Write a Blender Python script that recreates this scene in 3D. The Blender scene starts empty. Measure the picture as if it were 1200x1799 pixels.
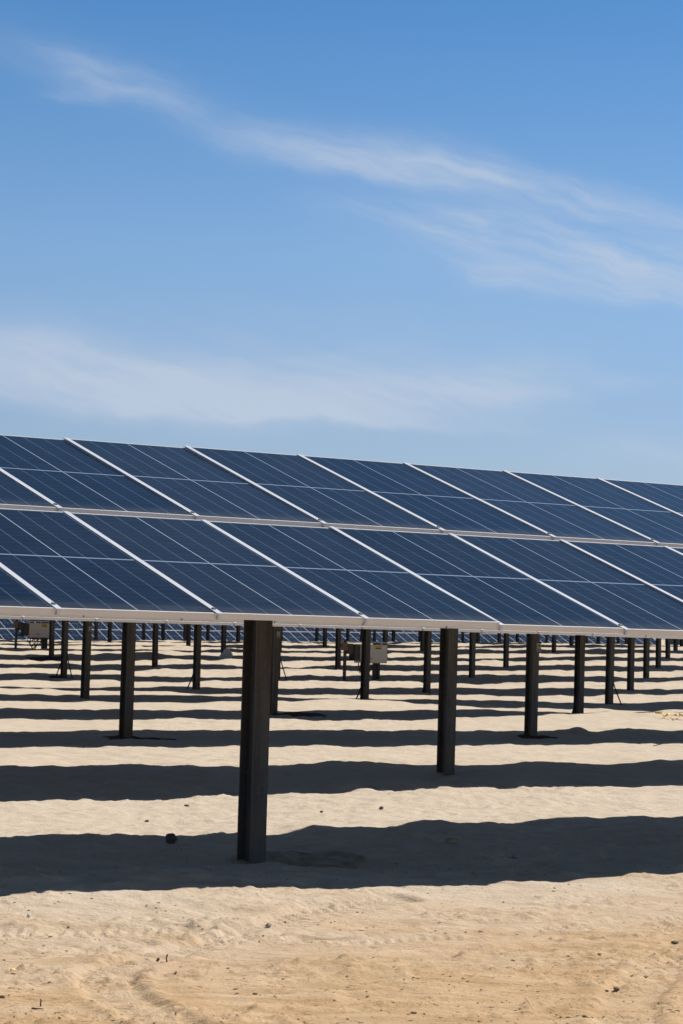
import bpy, bmesh, math, random
import numpy as np
from mathutils import Matrix, Vector

random.seed(7)
SC = bpy.context.scene
COL = SC.collection
R = math.radians

# ------------------------------------------------------------------ camera geometry
F = 4110.7                      # focal length in photo pixels (1200 x 1799)
TH, PITCH, ROLL = 0.5992, 0.0497, 0.0283
CZ = 1.56                       # camera height over the near sand
def cam_rows():
    cp, sp = math.cos(PITCH), math.sin(PITCH)
    B = np.array([[1, 0, 0], [0, sp, -cp], [0, cp, sp]])
    c, s = math.cos(ROLL), math.sin(ROLL)
    return np.array([[c, -s, 0], [s, c, 0], [0, 0, 1]]) @ B
CM = cam_rows()
def ray(px, py):
    return CM.T @ np.array([(px - 600) / F, (py - 899.5) / F, 1.0])

cam = bpy.data.cameras.new('camera')
cam.sensor_fit = 'VERTICAL'; cam.sensor_height = 36.0; cam.sensor_width = 24.0
cam.lens = F / 1799 * 36
cam.clip_start = 0.1; cam.clip_end = 5000
cam.dof.use_dof = True; cam.dof.focus_distance = 17.0; cam.dof.aperture_fstop = 14.0
co = bpy.data.objects.new('camera', cam); COL.objects.link(co)
m = Matrix.Identity(4)
for i in range(3):
    m[i][0] = CM[0][i]; m[i][1] = -CM[1][i]; m[i][2] = -CM[2][i]
m[2][3] = CZ
co.matrix_world = m
SC.camera = co

# ------------------------------------------------------------------ row geometry
DX, DY = math.cos(TH), math.sin(TH)            # along a row
NX, NY = -DY, DX                               # across the rows, away from the camera
BETA = 0.3175                                  # tilt of the panels
LM, GAP, PW = 1.9767, 0.0943, 1.01             # module length, mid gap, module pitch
LL = 2 * LM + GAP
P0 = np.array([-1.5101, 12.582, 0.0646 + CZ])  # lower end of seam 0 of the first row
A0 = P0[0] * DX + P0[1] * DY
C1 = P0[0] * NX + P0[1] * NY + LL / 2 * math.cos(BETA)
ROWP, POSTP = 7.2422, 7.06
POST0 = 8.36                                   # along-row position of a post of row 1
def on_row(a, c):
    return a * DX + c * NX, a * DY + c * NY

# ------------------------------------------------------------------ noise and terrain
_rs = np.random.RandomState(3)
_perm = _rs.permutation(4096).astype(np.int64)
_val = _rs.rand(4096) * 2 - 1
def vnoise(x, y, seed=0):
    xi = np.floor(x).astype(np.int64); yi = np.floor(y).astype(np.int64)
    xf = x - xi; yf = y - yi
    u = xf * xf * xf * (xf * (xf * 6 - 15) + 10); v = yf * yf * yf * (yf * (yf * 6 - 15) + 10)
    def h(a, b):
        return _val[_perm[(_perm[(a + seed * 131) & 4095] + b + seed * 57) & 4095]]
    return (h(xi, yi) * (1 - u) + h(xi + 1, yi) * u) * (1 - v) + (h(xi, yi + 1) * (1 - u) + h(xi + 1, yi + 1) * u) * v
def fbm(x, y, seed, octv=3):
    s = 0; a = 1.0
    for o in range(octv):
        s = s + a * vnoise(x * 2 ** o + 17.3 * o, y * 2 ** o - 9.1 * o, seed + o); a *= 0.5
    return s
def sstep(a, b, x):
    t = np.clip((x - a) / (b - a), 0, 1); return t * t * (3 - 2 * t)
def base_z(X, Y):
    c = X * NX + Y * NY
    z = np.interp(Y, [50, 57.5, 61, 65, 67.5, 71, 75, 77.3, 81, 85, 87, 95, 103, 112],
                  [0, -0.085, -0.045, 0.03, 0.045, 0.12, 0.20, 0.20, 0.33, 0.43, 0.44, 0.59, 0.72, 0.85])
    z = z + 0.0006 * np.clip(X, -60, 60) * np.clip(Y - 85, 0, 29)
    z = z - 0.012 * np.clip(c - 95.5, 0, 28) - 0.10 * np.clip(c - 124, 0, 26)
    return z
def flat_hit(px, py, dz=0.0):
    """where the sight line of a photo pixel meets the smooth ground"""
    r = ray(px, py)
    t = 3.0
    for k in range(6000):
        if CZ + r[2] * t <= float(base_z(np.array(r[0] * t), np.array(r[1] * t))) + dz: break
        t *= 1.0012
    return r[0] * t, r[1] * t

def hit(px, py):
    """where the sight line meets the finished, uneven ground"""
    r = ray(px, py); t0 = flat_hit(px, py)[1] / r[1]
    t = np.linspace(t0 * 0.9, t0 * 1.1, 3000)
    g = CZ + r[2] * t <= height(r[0] * t, r[1] * t)
    k = int(np.argmax(g)) if g.any() else 1500
    return r[0] * t[k], r[1] * t[k]

BUMPS = []      # (a, c, height, sigma along, sigma across)
def bump(px, py, h, sa, scr):
    x, y = flat_hit(px, py); BUMPS.append((x * DX + y * DY, x * NX + y * NY, h, sa, scr))
bump(1010, 1290, 0.15, 0.24, 0.35); bump(1075, 1282, 0.05, 0.5, 0.6)
bump(1110, 1266, 0.14, 3.8, 1.2); bump(1120, 1245, -0.10, 4.5, 2.0); bump(870, 1262, -0.05, 1.6, 0.9)
bump(255, 1156, 0.17, 1.2, 1.1); bump(30, 1181, 0.06, 1.2, 0.7); bump(590, 1238, 0.10, 2.2, 0.7)
bump(200, 1206, 0.07, 0.6, 0.6); bump(300, 1228, 0.07, 2.0, 0.6); bump(780, 1375, -0.05, 0.35, 0.5)
bump(640, 1245, 0.05, 1.5, 0.6); bump(60, 1243, 0.04, 1.0, 0.6)
bump(600, 1462, 0.03, 0.35, 0.3); bump(690, 1500, 0.05, 0.35, 0.45); bump(610, 1512, -0.06, 0.5, 0.3)
bump(1110, 1445, 0.03, 1.0, 0.5); bump(790, 1475, 0.035, 0.08, 0.2); bump(520, 1528, 0.03, 0.25, 0.25)
bump(850, 1360, 0.05, 0.5, 0.5); bump(560, 1378, 0.04, 0.5, 0.5); bump(1100, 1335, 0.04, 0.5, 0.4)

bump(632, 1391, 0.045, 0.17, 0.4); bump(735, 1387, 0.05, 0.20, 0.4); bump(880, 1379, 0.05, 0.5, 0.5); bump(785, 1393, -0.03, 0.12, 0.5)
bump(120, 1395, 0.03, 0.4, 0.4); bump(330, 1392, 0.025, 0.25, 0.4); bump(1010, 1376, -0.03, 0.3, 0.5); bump(1120, 1376, 0.03, 0.3, 0.4)
bump(470, 1532, 0.045, 0.20, 0.13); bump(395, 1526, 0.03, 0.18, 0.16); bump(575, 1519, -0.06, 0.45, 0.22); bump(720, 1490, 0.09, 0.30, 0.35)
bump(620, 1492, 0.05, 0.22, 0.25); bump(560, 1545, 0.03, 0.5, 0.25); bump(240, 1500, -0.04, 0.5, 0.3); bump(120, 1525, 0.035, 0.5, 0.3); bump(60, 1497, -0.05, 0.4, 0.25)
bump(1130, 1440, 0.06, 2.2, 0.8); bump(60, 1572, 0.03, 0.9, 0.5); bump(300, 1565, 0.02, 0.3, 0.3); bump(900, 1500, 0.04, 0.8, 0.3);
bump(150, 1482, 0.03, 0.25, 0.3); bump(390, 1474, 0.025, 0.18, 0.3); bump(560, 1462, 0.035, 0.2, 0.3); bump(700, 1450, 0.03, 0.22, 0.3); bump(960, 1446, 0.03, 0.3, 0.3); bump(840, 1540, 0.025, 0.3, 0.25);
bump(250, 1352, 0.03, 0.35, 0.4); bump(620, 1345, 0.03, 0.3, 0.4); bump(930, 1338, 0.04, 0.4, 0.4); bump(1090, 1338, -0.03, 0.4, 0.4); bump(1050, 1475, -0.03, 0.6, 0.4); bump(850, 1520, -0.03, 0.7, 0.25)

# wheel track: a polyline on the ground in front of the first row
TRACK = [flat_hit(*p) for p in ((700, 1592), (560, 1610), (430, 1643), (330, 1668), (235, 1693), (190, 1712), (186, 1733), (215, 1762), (290, 1800), (420, 1850))]
TRACK2 = [flat_hit(*p) for p in ((1400, 1590), (1150, 1610), (900, 1640), (640, 1655), (300, 1640), (-200, 1660))]
TRACK3 = [flat_hit(*p) for p in ((1500, 1672), (1230, 1690), (1150, 1712), (1110, 1745), (1100, 1790), (1120, 1850))]
def poly_dist(X, Y, pts):
    d = np.full(X.shape, 9.0); s = np.zeros(X.shape); acc = 0.0; side = np.zeros(X.shape)
    for (x0, y0), (x1, y1) in zip(pts[:-1], pts[1:]):
        L = math.hypot(x1 - x0, y1 - y0)
        t = np.clip(((X - x0) * (x1 - x0) + (Y - y0) * (y1 - y0)) / L ** 2, 0, 1)
        q = np.hypot(X - x0 - t * (x1 - x0), Y - y0 - t * (y1 - y0))
        w = q < d
        d = np.where(w, q, d); s = np.where(w, acc + t * L, s)
        side = np.where(w, (X - x0) * (y1 - y0) - (Y - y0) * (x1 - x0), side); acc += L
    return d, s, np.sign(side)
def height(X, Y):
    X = np.asarray(X, float); Y = np.asarray(Y, float)
    a = X * DX + Y * DY; c = X * NX + Y * NY
    z = base_z(X, Y)
    rows = sstep(10.2, 11.6, c)
    amp = 0.75 + 0.9 * sstep(30, 80, Y)
    z = z + amp * rows * (0.030 * fbm(a / 2.6, c / 1.1, 1, 2) + 0.026 * fbm(a / 0.75, c / 0.45, 5, 3) + 0.017 * fbm(a / 0.24, c / 0.16, 13, 3) * (1 - sstep(35, 50, Y)))
    z = z + 0.05 * rows * (1 - sstep(22, 26, c)) * vnoise(a / 5, c / 3, 9)
    road = 1 - rows
    z = z + road * (0.018 * vnoise(a / 3.2, c / 0.5, 21) + 0.009 * fbm(a / 0.9, c / 0.13, 23, 2))
    # first row: the sand rises a little in front of the shade and lies lower behind it
    z = z + (0.05 + 0.09 * (1 - sstep(5.5, 10.5, a))) * np.exp(-((c - 11.5) / 0.8) ** 2) - 0.02 * np.exp(-((c - 15.6) / 1.0) ** 2)
    near = (Y < 24)
    fine = 0.0085 * fbm(X / 0.11, Y / 0.11, 31, 3) * (0.35 + 0.65 * sstep(-0.25, 0.35, vnoise(X / 0.8, Y / 0.5, 37)))
    crumb = (np.maximum(0, vnoise(a / 0.070, c / 0.050, 41) - 0.25) * 0.030 + np.maximum(0, vnoise(a / 0.036, c / 0.030, 42) - 0.35) * 0.026) * sstep(-0.2, 0.4, fbm(a / 0.9, c / 0.3, 43, 2)) + 0.004 * np.abs(vnoise(a / 0.35, c / 0.035, 44))
    z = z + np.where(near, fine + crumb * (1 - 0.55 * rows), 0)
    for (ba, bc, h, sa, scr) in BUMPS:
        w = (np.abs(a - ba) < 3.2 * sa) & (np.abs(c - bc) < 3.2 * scr)
        if w.any():
            z = z + np.where(w, h * np.exp(-((a - ba) / sa) ** 2 - ((c - bc) / scr) ** 2), 0)
    w = (Y < 16) & (np.abs(X) < 4)
    if w.any():
        for pts, dep, hw in ((TRACK, 0.020, 0.13), (TRACK2, 0.012, 0.14), (TRACK3, 0.015, 0.13)):
            d, s, sd = poly_dist(X[w], Y[w], pts)
            rut = -dep * (1 - sstep(hw * 0.8, hw * 1.15, d)) + 0.6 * dep * np.exp(-((d - hw * 1.35) / 0.045) ** 2)
            tread = 0.010 * np.sin(2 * math.pi * (s + 0.6 * d) / 0.075) * (1 - sstep(hw * 0.6, hw, d)) * sstep(-0.5, 0.3, vnoise(s / 0.5, d * 0 + 3.0, 47))
            zz = z[w] + rut + tread; z = z.copy(); z[w] = zz
    return z
def hz(x, y):
    return float(height(np.array([x]), np.array([y]))[0])

# ------------------------------------------------------------------ materials
def mat(name):
    mm = bpy.data.materials.new(name); mm.use_nodes = True
    nt = mm.node_tree; b = nt.nodes['Principled BSDF']
    return mm, nt, b
def N(nt, t, **kw):
    n = nt.nodes.new(t)
    for k, v in kw.items(): setattr(n, k, v)
    return n
def mth(nt, op, a, b=None, c=None, clamp=False):
    n = N(nt, 'ShaderNodeMath', operation=op, use_clamp=clamp)
    for i, v in enumerate((a, b, c)):
        if v is None: continue
        if isinstance(v, (int, float)): n.inputs[i].default_value = v
        else: nt.links.new(v, n.inputs[i])
    return n.outputs[0]
def ramp(nt, fac, stops):
    n = N(nt, 'ShaderNodeValToRGB')
    el = n.color_ramp.elements
    while len(el) < len(stops): el.new(0.5)
    for e, (p, col) in zip(el, stops): e.position = p; e.color = (*col, 1)
    nt.links.new(fac, n.inputs[0]); return n.outputs[0]
def mix(nt, fac, a, b, blend='MIX'):
    n = N(nt, 'ShaderNodeMix', data_type='RGBA', blend_type=blend)
    for s, v in ((n.inputs[0], fac), (n.inputs[6], a), (n.inputs[7], b)):
        if isinstance(v, (int, float)): s.default_value = v
        elif isinstance(v, tuple): s.default_value = (*v, 1)
        else: nt.links.new(v, s)
    return n.outputs[2]
def noise(nt, vec, scale, detail=3, rough=0.55, scl=None):
    n = N(nt, 'ShaderNodeTexNoise'); n.inputs['Scale'].default_value = scale
    n.inputs['Detail'].default_value = detail; n.inputs['Roughness'].default_value = rough
    if scl:
        mp = N(nt, 'ShaderNodeMapping'); mp.inputs['Scale'].default_value = scl
        mp.inputs['Rotation'].default_value = (0, 0, -TH)
        nt.links.new(vec, mp.inputs[0]); vec = mp.outputs[0]
    nt.links.new(vec, n.inputs['Vector']); return n.outputs['Fac']

def plain(name, col, rough=0.6, metal=0.0, var=0.15, scale=12.0, bump_s=0.0, spec=0.5):
    mm, nt, b = mat(name)
    tc = N(nt, 'ShaderNodeTexCoord').outputs['Object']
    f = noise(nt, tc, scale, 4)
    lo = tuple(c * (1 - var) for c in col); hi = tuple(min(1, c * (1 + var)) for c in col)
    nt.links.new(ramp(nt, f, [(0.3, lo), (0.7, hi)]), b.inputs['Base Color'])
    b.inputs['Roughness'].default_value = rough; b.inputs['Metallic'].default_value = metal
    b.inputs['Specular IOR Level'].default_value = spec
    if bump_s:
        bp = N(nt, 'ShaderNodeBump'); bp.inputs['Strength'].default_value = bump_s; bp.inputs['Distance'].default_value = 0.01
        nt.links.new(noise(nt, tc, scale * 4, 4), bp.inputs['Height']); nt.links.new(bp.outputs[0], b.inputs['Normal'])
    return mm

def sand_material():
    mm, nt, b = mat('sand')
    geo = N(nt, 'ShaderNodeNewGeometry').outputs['Position']
    sep = N(nt, 'ShaderNodeSeparateXYZ'); nt.links.new(geo, sep.inputs[0])
    c = mth(nt, 'ADD', mth(nt, 'MULTIPLY', sep.outputs[0], NX), mth(nt, 'MULTIPLY', sep.outputs[1], NY))
    big = noise(nt, geo, 0.9, 4, 0.6, (0.5, 1.6, 1))
    mid = noise(nt, geo, 5.0, 5, 0.6, (0.4, 1.3, 1))
    fine = noise(nt, geo, 60.0, 4, 0.65)
    pale = ramp(nt, mid, [(0.25, (0.565, 0.470, 0.362)), (0.75, (0.660, 0.560, 0.450))])
    warm = ramp(nt, mid, [(0.22, (0.455, 0.292, 0.150)), (0.50, (0.560, 0.385, 0.222)), (0.80, (0.660, 0.495, 0.332))])
    t = mth(nt, 'ADD', c, mth(nt, 'MULTIPLY', mth(nt, 'SUBTRACT', big, 0.5), 5.0))
    mr = N(nt, 'ShaderNodeMapRange', interpolation_type='SMOOTHSTEP')
    nt.links.new(t, mr.inputs[0]); mr.inputs[1].default_value = 7.6; mr.inputs[2].default_value = 12.8
    col = mix(nt, mr.outputs[0], warm, pale)
    col = mix(nt, 0.5, col, ramp(nt, fine, [(0.3, (0.82, 0.80, 0.78)), (0.7, (1.12, 1.12, 1.12))]), 'MULTIPLY')
    speck = ramp(nt, noise(nt, geo, 95.0, 2, 0.5), [(0.64, (1, 1, 1)), (0.72, (0.62, 0.56, 0.50))])
    col = mix(nt, 0.55, col, speck, 'MULTIPLY')
    grit = ramp(nt, noise(nt, geo, 26.0, 3, 0.7, (0.6, 1.5, 1)), [(0.60, (1, 1, 1)), (0.74, (0.70, 0.62, 0.52))])
    fac = mth(nt, 'SUBTRACT', 0.75, mth(nt, 'MULTIPLY', mr.outputs[0], 0.55))
    col = mix(nt, fac, col, grit, 'MULTIPLY')
    road = mth(nt, 'SUBTRACT', 1.0, mr.outputs[0])
    strk = ramp(nt, noise(nt, geo, 1.0, 5, 0.62, (1.3, 11.0, 1)), [(0.30, (0.80, 0.76, 0.71)), (0.52, (1, 1, 1)), (0.72, (1.10, 1.11, 1.12))])
    col = mix(nt, mth(nt, 'ADD', 0.25, mth(nt, 'MULTIPLY', road, 0.65)), col, strk, 'MULTIPLY')
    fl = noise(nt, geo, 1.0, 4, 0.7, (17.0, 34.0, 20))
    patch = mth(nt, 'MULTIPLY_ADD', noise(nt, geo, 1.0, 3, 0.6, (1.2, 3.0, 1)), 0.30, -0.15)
    shade_flk = ramp(nt, mth(nt, 'ADD', fl, patch), [(0.575, (1, 1, 1)), (0.65, (0.62, 0.53, 0.43)), (0.74, (0.34, 0.26, 0.19))])  # shadow lines of small clods, painted into the sand colour as dark flecks
    col = mix(nt, mth(nt, 'ADD', 0.18, mth(nt, 'MULTIPLY', road, 0.62)), col, shade_flk, 'MULTIPLY')
    tr = N(nt, 'ShaderNodeAttribute', attribute_name='track').outputs['Fac']
    col = mix(nt, mth(nt, 'MULTIPLY', tr, 0.4), col, (0.62, 0.515, 0.385))
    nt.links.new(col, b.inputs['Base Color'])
    b.inputs['Roughness'].default_value = 0.95; b.inputs['Specular IOR Level'].default_value = 0.15
    bp = N(nt, 'ShaderNodeBump'); bp.inputs['Strength'].default_value = 0.8; bp.inputs['Distance'].default_value = 0.014
    hgt = mth(nt, 'ADD', noise(nt, geo, 38.0, 5, 0.7), mth(nt, 'MULTIPLY', noise(nt, geo, 11.0, 4, 0.6, (0.5, 1.4, 1)), 1.3))
    nt.links.new(hgt, bp.inputs['Height']); nt.links.new(bp.outputs[0], b.inputs['Normal'])
    return mm

def cell_material():
    """poly-silicon half-cut cells: six columns, 24 rows, a pale mid line; coordinates of the module itself"""
    mm, nt, b = mat('blue_cells')
    tc = N(nt, 'ShaderNodeTexCoord').outputs['Object']
    oi = N(nt, 'ShaderNodeObjectInfo').outputs['Random']
    sep = N(nt, 'ShaderNodeSeparateXYZ'); nt.links.new(tc, sep.inputs[0])
    x, y = sep.outputs[0], sep.outputs[1]
    W = 0.992; mar = 0.017; cw = (W - 2 * mar) / 6
    def line(dist, half):       # 1 inside a line of the given half width
        return mth(nt, 'LESS_THAN', dist, half)
    xm = mth(nt, 'DIVIDE', mth(nt, 'SUBTRACT', x, mar), cw)
    fx = mth(nt, 'MULTIPLY', mth(nt, 'ABSOLUTE', mth(nt, 'SUBTRACT', mth(nt, 'FRACT', mth(nt, 'ADD', xm, 0.5)), 0.5)), cw)
    col_line = line(fx, 0.0017)
    mid_col = line(mth(nt, 'ABSOLUTE', mth(nt, 'SUBTRACT', x, W / 2)), 0.0031)
    mid_row = line(mth(nt, 'ABSOLUTE', mth(nt, 'SUBTRACT', y, LM / 2)), 0.0085)
    ch = (LM - 2 * 0.022 - 0.017) / 24
    ym = mth(nt, 'DIVIDE', mth(nt, 'SUBTRACT', mth(nt, 'SUBTRACT', mth(nt, 'ABSOLUTE', mth(nt, 'SUBTRACT', y, LM / 2)), 0.0085), 0.0), ch)
    fy = mth(nt, 'MULTIPLY', mth(nt, 'ABSOLUTE', mth(nt, 'SUBTRACT', mth(nt, 'FRACT', mth(nt, 'ADD', ym, 0.5)), 0.5)), ch)
    row_line = line(fy, 0.0010)
    # busbars run along y inside each cell: five fine silver wires
    fb = mth(nt, 'ABSOLUTE', mth(nt, 'SUBTRACT', mth(nt, 'FRACT', mth(nt, 'MULTIPLY', xm, 5.0)), 0.5))
    bus = line(fb, 0.018)
    cell_id = N(nt, 'ShaderNodeCombineXYZ')
    nt.links.new(mth(nt, 'FLOOR', xm), cell_id.inputs[0])
    nt.links.new(mth(nt, 'FLOOR', mth(nt, 'DIVIDE', y, ch)), cell_id.inputs[1]); nt.links.new(mth(nt, 'MULTIPLY', oi, 50), cell_id.inputs[2])
    wn = N(nt, 'ShaderNodeTexWhiteNoise', noise_dimensions='3D'); nt.links.new(cell_id.outputs[0], wn.inputs[0])
    vor = N(nt, 'ShaderNodeTexVoronoi'); vor.inputs['Scale'].default_value = 70; nt.links.new(tc, vor.inputs['Vector'])
    tone = mth(nt, 'ADD', mth(nt, 'ADD', mth(nt, 'MULTIPLY', wn.outputs[0], 0.45), mth(nt, 'MULTIPLY', oi, 0.35)), mth(nt, 'MULTIPLY', mth(nt, 'MULTIPLY', vor.outputs['Color'], 1.0), 0.2))
    cell = ramp(nt, tone, [(0.1, (0.0070, 0.0175, 0.042)), (0.9, (0.0105, 0.0250, 0.057))])
    c = mix(nt, mth(nt, 'MULTIPLY', bus, 0.012), cell, (0.30, 0.34, 0.42))
    c = mix(nt, mth(nt, 'MULTIPLY', row_line, 0.20), c, (0.22, 0.30, 0.42))
    c = mix(nt, mth(nt, 'MULTIPLY', col_line, 0.75), c, (0.22, 0.30, 0.42))
    c = mix(nt, mid_col, c, (0.46, 0.52, 0.62))
    c = mix(nt, mid_row, c, (0.26, 0.33, 0.44))
    edge = mth(nt, 'MAXIMUM', mth(nt, 'LESS_THAN', mth(nt, 'MINIMUM', x, mth(nt, 'SUBTRACT', W, x)), 0.0135),
               mth(nt, 'LESS_THAN', mth(nt, 'MINIMUM', y, mth(nt, 'SUBTRACT', LM, y)), 0.018))
    c = mix(nt, mth(nt, 'MULTIPLY', edge, 0.5), c, (0.2, 0.26, 0.36))
    # a film of dust that gathers towards the lower frame of each module
    dust_y = N(nt, 'ShaderNodeMapRange', interpolation_type='SMOOTHSTEP'); nt.links.new(y, dust_y.inputs[0])
    dust_y.inputs[1].default_value = 0.20; dust_y.inputs[2].default_value = 0.0
    dn = noise(nt, tc, 7.0, 4)
    dust = mth(nt, 'ADD', 0.012, mth(nt, 'MULTIPLY', mth(nt, 'MULTIPLY', dust_y.outputs[0], dn), 0.18))
    dust = mth(nt, 'ADD', dust, mth(nt, 'MULTIPLY', mth(nt, 'SUBTRACT', mth(nt, 'ADD', noise(nt, tc, 2.0, 5), mth(nt, 'MULTIPLY', oi, 0.5)), 0.75), 0.045))
    c = mix(nt, dust, c, (0.42, 0.40, 0.37))
    nt.links.new(c, b.inputs['Base Color'])
    b.inputs['Roughness'].default_value = 0.14
    b.inputs['IOR'].default_value = 1.5; b.inputs['Specular IOR Level'].default_value = 0.10
    return mm

def galvanised():
    mm, nt, b = mat('galvanised_steel')
    tc = N(nt, 'ShaderNodeTexCoord').outputs['Object']
    geo = N(nt, 'ShaderNodeNewGeometry').outputs['Position']
    st = N(nt, 'ShaderNodeMapping'); st.inputs['Scale'].default_value = (14, 14, 1.2); nt.links.new(geo, st.inputs[0])
    f = noise(nt, st.outputs[0], 1.0, 4)
    vor = N(nt, 'ShaderNodeTexVoronoi'); vor.inputs['Scale'].default_value = 35; nt.links.new(geo, vor.inputs['Vector'])
    c = ramp(nt, f, [(0.3, (0.055, 0.054, 0.052)), (0.7, (0.122, 0.120, 0.117))])
    bw = N(nt, 'ShaderNodeRGBToBW'); nt.links.new(vor.outputs['Color'], bw.inputs[0])
    c = mix(nt, 0.25, c, ramp(nt, bw.outputs[0], [(0.2, (0.6, 0.6, 0.62)), (0.8, (1.3, 1.3, 1.32))]), 'MULTIPLY')
    rust = ramp(nt, noise(nt, geo, 5.0, 5, 0.7), [(0.60, (0, 0, 0)), (0.72, (1, 1, 1))])
    c = mix(nt, mth(nt, 'MULTIPLY', rust, 0.30), c, (0.12, 0.075, 0.045))
    sep = N(nt, 'ShaderNodeSeparateXYZ'); nt.links.new(tc, sep.inputs[0])
    mr = N(nt, 'ShaderNodeMapRange', interpolation_type='SMOOTHSTEP')      # mud splashed on the foot, object z = 0 at ground
    nt.links.new(mth(nt, 'ADD', sep.outputs[2], mth(nt, 'MULTIPLY', mth(nt, 'SUBTRACT', f, 0.5), 0.25)), mr.inputs[0])
    mr.inputs[1].default_value = 0.38; mr.inputs[2].default_value = 0.24
    c = mix(nt, mth(nt, 'MULTIPLY', mr.outputs[0], 0.6), c, (0.17, 0.12, 0.075))
    nt.links.new(c, b.inputs['Base Color'])
    b.inputs['Metallic'].default_value = 0.25; b.inputs['Roughness'].default_value = 0.6
    return mm

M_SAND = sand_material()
M_CELL = cell_material()
M_ALU = plain('aluminium_frame', (0.72, 0.72, 0.73), 0.45, 0.0, 0.05, 3.0)
M_STRIP = plain('clamp_strip_metal', (0.61, 0.635, 0.69), 0.4, 0.0, 0.04, 3.0)
M_BACK = plain('backsheet', (0.055, 0.052, 0.05), 0.7, 0.0, 0.05)
M_STEEL = galvanised()
M_DARK = plain('dark_metal', (0.035, 0.035, 0.038), 0.6)
M_BOLT = plain('bolt_steel', (0.16, 0.165, 0.175), 0.5, 0.3)
M_CABLE = plain('black_conduit', (0.012, 0.012, 0.013), 0.6)
M_TAG = plain('tag_plate', (0.44, 0.42, 0.37), 0.6, 0, 0.1, 30)
M_TAGINK = plain('tag_ink', (0.02, 0.02, 0.02), 0.7)
M_BOX = plain('grey_cabinet_paint', (0.46, 0.45, 0.44), 0.5, 0, 0.06, 6)
M_ROOF = plain('roof_sheet', (0.62, 0.61, 0.58), 0.45, 0, 0.08, 6)
M_YEL = plain('yellow_label', (0.42, 0.32, 0.035), 0.6)
M_RED = plain('red_label', (0.42, 0.05, 0.03), 0.6)
M_BROWN = plain('brown_switch', (0.15, 0.085, 0.055), 0.6)
M_DCLOD = plain('brown_clod', (0.21, 0.155, 0.10), 0.95, 0, 0.3, 40, 0.5, 0.1)
M_HOLLOW_SHADE = plain('sand_hollow_shade', (0.40, 0.315, 0.225), 0.95, 0, 0.3, 9, 0.6, 0.1)  # darker sand that paints the shade of the hollow by the nearest post
M_SOIL = plain('dark_patch', (0.085, 0.062, 0.042), 0.95, 0, 0.35, 18, 0.6, 0.1)
M_ROCKD = plain('dark_rock', (0.13, 0.115, 0.095), 0.9, 0, 0.4, 40, 0.6, 0.2)
M_ROCKG = plain('grey_rock', (0.40, 0.37, 0.34), 0.9, 0, 0.3, 60, 0.5, 0.2)
M_WHITE = plain('white_stone', (0.78, 0.76, 0.72), 0.8, 0, 0.08, 60)
M_TWIG = plain('dry_twig', (0.075, 0.05, 0.035), 0.9, 0, 0.3, 60)
M_TAPE = plain('yellow_plastic', (0.80, 0.50, 0.05), 0.5, 0, 0.3, 30)
M_LEAF = plain('dry_leaf', (0.72, 0.52, 0.20), 0.8, 0, 0.2, 40)
M_BAG = plain('pale_sack', (0.74, 0.74, 0.75), 0.75, 0, 0.15, 14, 0.4)
M_CLOD = plain('sand_clod', (0.42, 0.315, 0.205), 0.95, 0, 0.3, 20, 0.4, 0.1)

# ------------------------------------------------------------------ mesh helpers
class MB:
    def __init__(s): s.v = []; s.f = []; s.m = []
    def box(s, x0, x1, y0, y1, z0, z1, mi=0, mt=None):
        b = len(s.v)
        p = [(x, y, z) for z in (z0, z1) for y in (y0, y1) for x in (x0, x1)]
        if mt is not None: p = [tuple(mt @ Vector(q)) for q in p]
        s.v += p
        for q in ((0, 2, 3, 1), (4, 5, 7, 6), (0, 1, 5, 4), (2, 6, 7, 3), (0, 4, 6, 2), (1, 3, 7, 5)):
            s.f.append(tuple(b + i for i in q)); s.m.append(mi)
    def tube(s, pts, r, n=8, mi=0, cap=True):
        rings = []
        pts = [Vector(p) for p in pts]
        for i, p in enumerate(pts):
            t = (pts[min(i + 1, len(pts) - 1)] - pts[max(i - 1, 0)]).normalized()
            up = Vector((0, 0, 1)) if abs(t.z) < 0.95 else Vector((1, 0, 0))
            u = t.cross(up).normalized(); w = t.cross(u)
            rr = r[i] if isinstance(r, (list, tuple)) else r
            b = len(s.v)
            for k in range(n):
                a = 2 * math.pi * k / n
                s.v.append(tuple(p + u * (rr * math.cos(a)) + w * (rr * math.sin(a))))
            rings.append(b)
        for b0, b1 in zip(rings[:-1], rings[1:]):
            for k in range(n):
                s.f.append((b0 + k, b0 + (k + 1) % n, b1 + (k + 1) % n, b1 + k)); s.m.append(mi)
        if cap:
            s.f.append(tuple(rings[0] + k for k in range(n))[::-1]); s.m.append(mi)
            s.f.append(tuple(rings[-1] + k for k in range(n))); s.m.append(mi)
    def mesh(s, name, mats, smooth=False):
        me = bpy.data.meshes.new(name)
        me.from_pydata(s.v, [], s.f)
        for mm in (mats if isinstance(mats, (list, tuple)) else [mats]): me.materials.append(mm)
        me.polygons.foreach_set('material_index', s.m)
        bm = bmesh.new(); bm.from_mesh(me); bmesh.ops.recalc_face_normals(bm, faces=bm.faces); bm.to_mesh(me); bm.free()
        if smooth: me.polygons.foreach_set('use_smooth', [True] * len(me.polygons))
        return me
def link(name, me, parent=None, mtx=None):
    o = bpy.data.objects.new(name, me); COL.objects.link(o)
    if parent: o.parent = parent
    if mtx is not None: o.matrix_local = mtx
    return o
def bevel(o, w=0.004, seg=2):
    b = o.modifiers.new('bevel', 'BEVEL'); b.width = w; b.segments = seg; b.limit_method = 'ANGLE'
def tag(o, label, cat, group=None):
    o['label'] = label; o['category'] = cat
    if group: o['group'] = group
    return o
def T(x, y, z): return Matrix.Translation((x, y, z))

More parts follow.
